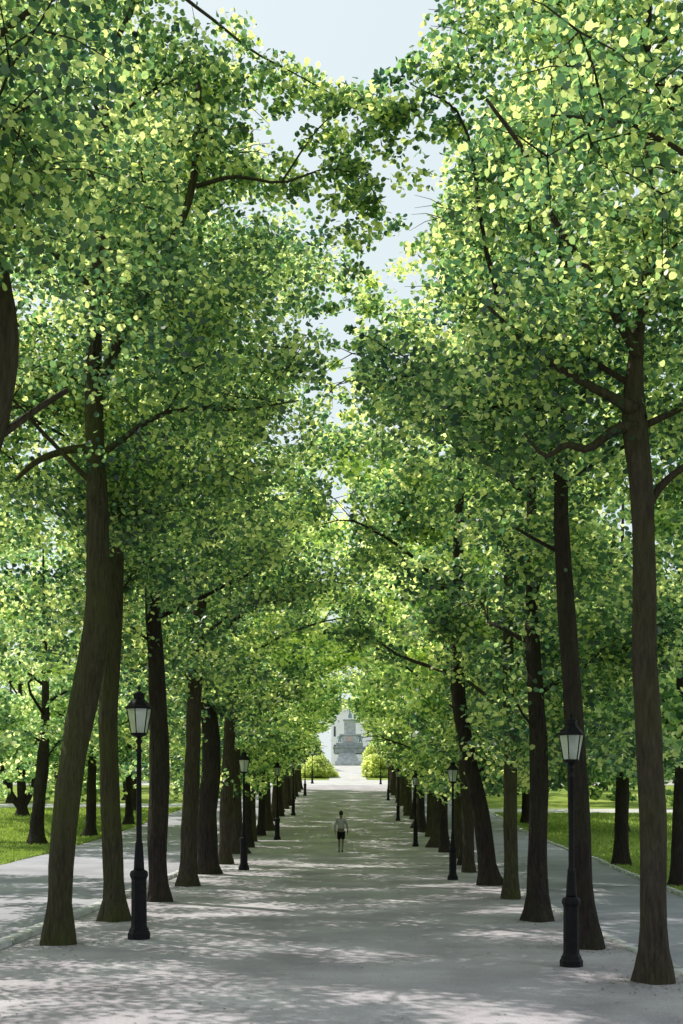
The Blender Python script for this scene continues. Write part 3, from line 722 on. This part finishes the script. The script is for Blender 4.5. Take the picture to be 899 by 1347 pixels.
def make_person(loc):
    root = empty('person', loc)
    # facing +y (away from the camera), mid-stride, feet on z=0; the path rises slightly ahead
    ch = [[((0, 0, .96), (.125, .085)),                      # 0 pelvis
           ((0, 0, 1.08), (.13, .085)), ((0, .01, 1.22), (.145, .095)), ((0, .01, 1.36), (.145, .09)),   # 1 2 3
           ((0, .01, 1.47), (.055, .055)), ((0, .02, 1.53), (.052, .052)),                                        # 4 5 neck
           ((0, .03, 1.61), (.072, .085)), ((0, .03, 1.70), (.076, .092)), ((0, .03, 1.765), (.05, .06))],   # 6 7 8 head
          [3, ((-.155, .01, 1.41), .058), ((-.235, -.02, 1.23), .044), ((-.27, -.05, 1.12), .038), ((-.265, -.01, .97), .030), ((-.258, .02, .89), .026)],   # 9-13 left arm, elbow out
          [3, ((.155, .01, 1.41), .058), ((.225, .04, 1.23), .044), ((.265, .06, 1.12), .038), ((.275, .13, .96), .030), ((.275, .15, .88), .026)],   # 14-18 right arm
          [0, ((-.085, 0, .88), .088), ((-.085, .09, .68), .072), ((-.08, .13, .50), .052), ((-.08, .12, .36), .052), ((-.08, .09, .12), .034), ((-.08, .10, .06), .036)],   # left leg forward
          [0, ((.085, 0, .88), .088), ((.08, -.03, .68), .072), ((.07, -.06, .50), .052), ((.065, -.14, .37), .052), ((.055, -.27, .17), .034), ((.05, -.30, .10), .036)]]   # right leg pushing off
    body = skin_part('body', ch, SKIN, root)
    for sx, w in ((-1, (-.258, .02, .87)), (1, (.275, .15, .86))):
        w = Vector(w)
        chains = [[(tuple(w + Vector((0, 0, .03))), .022), (tuple(w + Vector((0, .004, -.045))), (.020, .036))]]
        for f in range(4):
            a = w + Vector((0, -.028 + f * .019, -.05)); l = [.062, .074, .078, .068][f]
            chains.append([1, (tuple(a), .010), (tuple(a + Vector((-sx * .008, .006, -l * .5))), .009), (tuple(a + Vector((-sx * .022, .012, -l))), .007)])
        chains.append([1, (tuple(w + Vector((-sx * .008, .038, -.02))), .012), (tuple(w + Vector((-sx * .014, .056, -.055))), .009)])
        skin_part('hand', chains, SKIN, root, 1)
    # face: nose, ears, eyes (turned away from the camera)
    bm = bmesh.new()
    for co, s in (((0, .125, 1.645), (.014, .02, .024)), ((-.078, .03, 1.65), (.010, .020, .032)), ((.078, .03, 1.65), (.010, .020, .032)), ((0, .108, 1.60), (.024, .012, .007))):
        b0 = len(bm.verts); r = bmesh.ops.create_icosphere(bm, subdivisions=2, radius=1)
        for v in r['verts']: v.co = Vector((v.co.x * s[0], v.co.y * s[1], v.co.z * s[2])) + Vector(co)
    bm_obj('face', bm, SKIN, root, True)
    bm = bmesh.new()
    for sx in (-1, 1):
        r = bmesh.ops.create_icosphere(bm, subdivisions=2, radius=.011)
        for v in r['verts']: v.co += Vector((sx * .032, .112, 1.665))
    bm_obj('eyes', bm, HAIR, root, True)
    bm = bmesh.new(); r = bmesh.ops.create_icosphere(bm, subdivisions=4, radius=1)
    for v in bm.verts:
        n = noise.noise(v.co * 5) * .03
        v.co = Vector((v.co.x * (.088 + n * .1), v.co.y * (.104 + n * .1) + .018, v.co.z * .112 + 1.70 + n * .1))
    for f in [f for f in bm.faces if (f.calc_center_median().y > .06 and f.calc_center_median().z < 1.72) or f.calc_center_median().z < 1.60]: bm.faces.remove(f)
    bm_obj('hair', bm, HAIR, root, True)
    skin_part('shirt', [[((0, 0, 1.0), (.158, .115)), ((0, 0, 1.10), (.155, .112)), ((0, .01, 1.24), (.165, .115)), ((0, .01, 1.37), (.165, .108)), ((0, .01, 1.45), (.07, .07))],
                        [3, ((-.165, .01, 1.41), .074), ((-.238, -.02, 1.23), .062), ((-.272, -.05, 1.12), .055), ((-.267, -.01, .95), .044)],
                        [3, ((.165, .01, 1.41), .074), ((.228, .04, 1.23), .062), ((.268, .06, 1.12), .055), ((.277, .13, .94), .044)]], SHIRT, root)
    skin_part('shorts', [[((0, 0, .98), (.150, .112))], [0, ((-.088, .01, .86), .108), ((-.088, .085, .69), .094), ((-.082, .125, .53), .084)],
                         [0, ((.088, 0, .86), .108), ((.082, -.03, .69), .094), ((.07, -.055, .53), .084)]], SHORTS, root)
    for a, b, c_ in (((-.08, .05, .045), (-.08, .15, .04), (-.08, .25, .03)), ((.05, -.335, .10), (.05, -.27, .045), (.05, -.20, .03))):
        skin_part('shoe', [[(a, (.044, .045)), (b, (.047, .038)), (c_, (.036, .026))]], SHOE, root)
    return tag(root, 'person walking away along the promenade in a grey long sleeved shirt and black shorts', 'person')
pl = G(449, 1122)
make_person(Vector((pl.x, pl.y, pl.z + .012)))

# ------------------------------------------------------------------ monument and the pale building behind it
def block(bm, x0, x1, y0, y1, z0, z1, bev=.03):
    r = bmesh.ops.create_cube(bm, size=1)
    for v in r['verts']: v.co = Vector(((x0 + x1) / 2 + v.co.x * (x1 - x0), (y0 + y1) / 2 + v.co.y * (y1 - y0), (z0 + z1) / 2 + v.co.z * (z1 - z0)))
    es = list({e for v in r['verts'] for e in v.link_edges})
    if bev: bmesh.ops.bevel(bm, geom=es, offset=bev, segments=1, affect='EDGES')
MY = 184.0; ms = MY / F      # metres per photo pixel there
mz = EYE + (HY - 1005) * ms
mroot = empty('monument', ((460 - CX) * ms, MY + 3.5, zg(MY)))
dz0 = mz - zg(MY)
def mpx(x): return (x - 460) * ms
def mzp(y): return (1005 - y) * ms + dz0
bm = bmesh.new()
block(bm, mpx(441), mpx(475), -3.4, 3, -1.0, mzp(1001))
for i in range(5): block(bm, mpx(443) + i * .1, mpx(472) - i * .1, -3.0 + i * .36, 3, mzp(1001) - .0 + i * .26 - .02, mzp(1001) + (i + 1) * .26 - .03, .02)
bm_obj('steps', bm, STONE, mroot)
bm = bmesh.new(); block(bm, mpx(440), mpx(480), -1.2, 3.2, mzp(1001) + 1.25, mzp(983)); block(bm, mpx(438), mpx(482), -1.35, 3.3, mzp(983) + .003, mzp(981), .04)
block(bm, mpx(442), mpx(478), -1.0, 3.1, mzp(981) + .003, mzp(976)); bm_obj('plinth', bm, STONE_D, mroot)
bm = bmesh.new(); block(bm, mpx(450), mpx(472), -.6, 2.2, mzp(976), mzp(966)); block(bm, mpx(448), mpx(474), -.75, 2.3, mzp(966) + .003, mzp(964)); bm_obj('pedestal_base', bm, STONE, mroot)
bm = bmesh.new(); block(bm, mpx(455), mpx(464), -.66, -.604, mzp(974.5), mzp(967.5), .01); bm_obj('inscription_panel', bm, STONE_P, mroot)
bm = bmesh.new(); block(bm, mpx(453), mpx(468.5), -.3, 1.6, mzp(964), mzp(946)); block(bm, mpx(451.5), mpx(470), -.45, 1.75, mzp(946) + .003, mzp(944)); bm_obj('pedestal', bm, STONE, mroot)
def statue(name, x, y, z, h, seed=0, seated=False):
    k = h / 1.8
    def q(a, b, c_): return (x + a * k, y + b * k, z + c_ * k)
    if not seated:
        ch = [[(q(0, 0, .95), (.2 * k, .16 * k)), (q(0, 0, 1.2), (.19 * k, .13 * k)), (q(0, 0, 1.40), (.2 * k, .12 * k)), (q(0, 0, 1.52), .06 * k), (q(0, 0, 1.66), (.1 * k, .11 * k)), (q(0, 0, 1.76), .06 * k)],
              [2, (q(-.24, 0, 1.38), .08 * k), (q(-.32, -.06, 1.12), .06 * k), (q(-.2, -.24, 1.0), .05 * k)], [2, (q(.24, 0, 1.38), .08 * k), (q(.34, 0, 1.12), .06 * k), (q(.36, -.1, .9), .05 * k)],
              [0, (q(-.10, 0, .6), .15 * k), (q(-.12, 0, .1), .12 * k)], [0, (q(.10, 0, .6), .15 * k), (q(.13, -.08, .1), .12 * k)]]
    else:
        ch = [[(q(0, .1, .45), (.22 * k, .18 * k)), (q(0, .08, .75), (.19 * k, .14 * k)), (q(0, .05, .98), (.2 * k, .12 * k)), (q(0, .02, 1.1), .06 * k), (q(0, 0, 1.22), (.1 * k, .11 * k)), (q(0, 0, 1.32), .06 * k)],
              [2, (q(-.25, .05, .95), .08 * k), (q(-.34, -.08, .72), .06 * k), (q(-.25, -.28, .6), .05 * k)], [2, (q(.25, .05, .95), .08 * k), (q(.34, -.08, .72), .06 * k), (q(.25, -.28, .6), .05 * k)],
              [0, (q(-.14, -.3, .46), .13 * k), (q(-.15, -.42, .05), .10 * k)], [0, (q(.14, -.3, .46), .13 * k), (q(.15, -.42, .05), .10 * k)]]
    return skin_part(name, ch, BRONZE, mroot, 1)
statue('statue', mpx(461), .6, mzp(944), 2.3)
statue('seated_figure', mpx(447), .3, mzp(976), 1.9, seated=True)
statue('seated_figure', mpx(475), .3, mzp(976), 1.9, seated=True)
tag(mroot, 'grey stone monument with standing statue on pedestal above steps at the end of the avenue', 'monument')

BY = 232.0; bs = BY / F
bz = zg(BY)
broot = empty('pale_building', ((462 - CX) * bs, BY, bz))
def bpx(x): return (x - 462) * bs
def bzp(y): return EYE + (HY - y) * bs - bz
bm = bmesh.new(); block(bm, bpx(436), bpx(505), 0, 10, -1, bzp(936), 0); block(bm, bpx(434), bpx(507), -.35, 10.3, bzp(936) + .003, bzp(932), .08)
block(bm, bpx(434.5), bpx(506.5), -.15, -.003, bzp(975), bzp(973), .02)
bm_obj('wall', bm, PLASTER, broot)
bm = bmesh.new(); 
v = [bm.verts.new(p) for p in ((bpx(434), -.3, bzp(932) + .01), (bpx(507), -.3, bzp(932) + .01), (bpx(507), 10, bzp(932) + .01), (bpx(434), 10, bzp(932) + .01), (bpx(442), 5, bzp(920)), (bpx(499), 5, bzp(920)))]
for f in ((0, 1, 5, 4), (1, 2, 5), (2, 3, 4, 5), (3, 0, 4), (3, 2, 1, 0)): bm.faces.new([v[i] for i in f])
bm_obj('roof', bm, SLATE, broot)
for row, (ya, yb) in enumerate(((970, 955), (992, 979))):
    for xx in (438.5, 457, 463, 482, 490, 498):
        bm = bmesh.new(); block(bm, bpx(xx), bpx(xx + 4.2), -.06, -.003, bzp(ya) + .0, bzp(yb), 0)
        w = bm_obj('window', bm, PLASTER, broot)
        bm = bmesh.new(); block(bm, bpx(xx + .7), bpx(xx + 3.5), -.07, -.063, bzp(ya) + .12, bzp(yb) - .12, 0); bm_obj('pane', bm, PANE, w)
tag(broot, 'pale plastered building with slate roof half hidden behind the monument', 'building')

# ------------------------------------------------------------------ fallen leaves and small stones on the gravel
n = 6500
yy = 10 + 60 * RNG.random(n) ** 1.4; xx = RNG.uniform(-5.0, 4.2, n)
feet = np.array([[o.location.x, o.location.y] for o in COL.objects if o.name.startswith('lime_tree') and o.parent is None and 12 < o.location.y < 60])
m_ = RNG.random(n) < .75; j_ = RNG.integers(0, len(feet), n); q_ = np.abs(RNG.normal(0, .45, n)) + .25; a_ = RNG.uniform(0, 6.28, n)
xx = np.where(m_, feet[j_, 0] + np.cos(a_) * q_, xx); yy = np.where(m_, feet[j_, 1] + np.sin(a_) * q_ * 1.3, yy)
me = leaves('leaf_litter', np.c_[xx, yy, np.interp(yy, _fy, _fz) + .012], RNG.uniform(.012, .04, n), RNG.random(n), 5, 9)
LIT = leaf_mat('dry_litter', (.07, .065, .045), (.17, .15, .12), (.36, .35, .31), .1)
tag(link('leaf_litter', me, LIT), 'scattered dry leaves and small stones on the promenade gravel', 'leaf litter', kind='stuff')

# ------------------------------------------------------------------ camera, sun, sky
cam = bpy.data.cameras.new('camera'); co = bpy.data.objects.new('camera', cam); COL.objects.link(co)
co.location = (0, 0, EYE); co.rotation_euler = (R(90), 0, 0)
cam.sensor_fit = 'HORIZONTAL'; cam.sensor_width = 36; cam.lens = F / 899 * 36
cam.shift_y = (HY - 673.5) / 899; cam.clip_end = 3000; cam.clip_start = .1
SC.camera = co
EL, AZ = R(48), R(-47)      # sun: high, from the left and a little ahead
d = Vector((math.sin(AZ) * math.cos(EL), math.cos(AZ) * math.cos(EL), math.sin(EL)))
sun = bpy.data.lights.new('sun', 'SUN'); sun.energy = 5.0; sun.angle = R(.5); sun.color = (1, .955, .86)
so = bpy.data.objects.new('sun', sun); COL.objects.link(so); so.rotation_euler = d.to_track_quat('Z', 'Y').to_euler(); so.location = (-30, 20, 60)
w = bpy.data.worlds.new('World'); SC.world = w; w.use_nodes = True
nt = w.node_tree; nt.nodes.clear()
out = nt.nodes.new('ShaderNodeOutputWorld'); bg = nt.nodes.new('ShaderNodeBackground'); sk = nt.nodes.new('ShaderNodeTexSky')
sk.sky_type = 'NISHITA'; sk.sun_disc = False; sk.sun_elevation = EL; sk.sun_rotation = AZ % (2 * math.pi); sk.air_density = 1.2; sk.dust_density = 3.0; sk.ozone_density = 1.2
# thin high haze over the blue
mx = N(nt, 'ShaderNodeMix', data_type='RGBA'); mx.inputs[0].default_value = .85
mx.inputs[7].default_value = (5.4, 6.1, 6.2, 1)
L(nt, sk.outputs[0], mx.inputs[6]); L(nt, mx.outputs[2], bg.inputs[0]); bg.inputs[1].default_value = .15
L(nt, bg.outputs[0], out.inputs[0])
SC.view_settings.view_transform = 'Standard'; SC.view_settings.look = 'None'; SC.view_settings.exposure = 0
SC.render.engine = 'CYCLES'
SC.cycles.use_denoising = True
SC.cycles.max_bounces = 10; SC.cycles.diffuse_bounces = 6; SC.cycles.transmission_bounces = 6; SC.cycles.transparent_max_bounces = 8
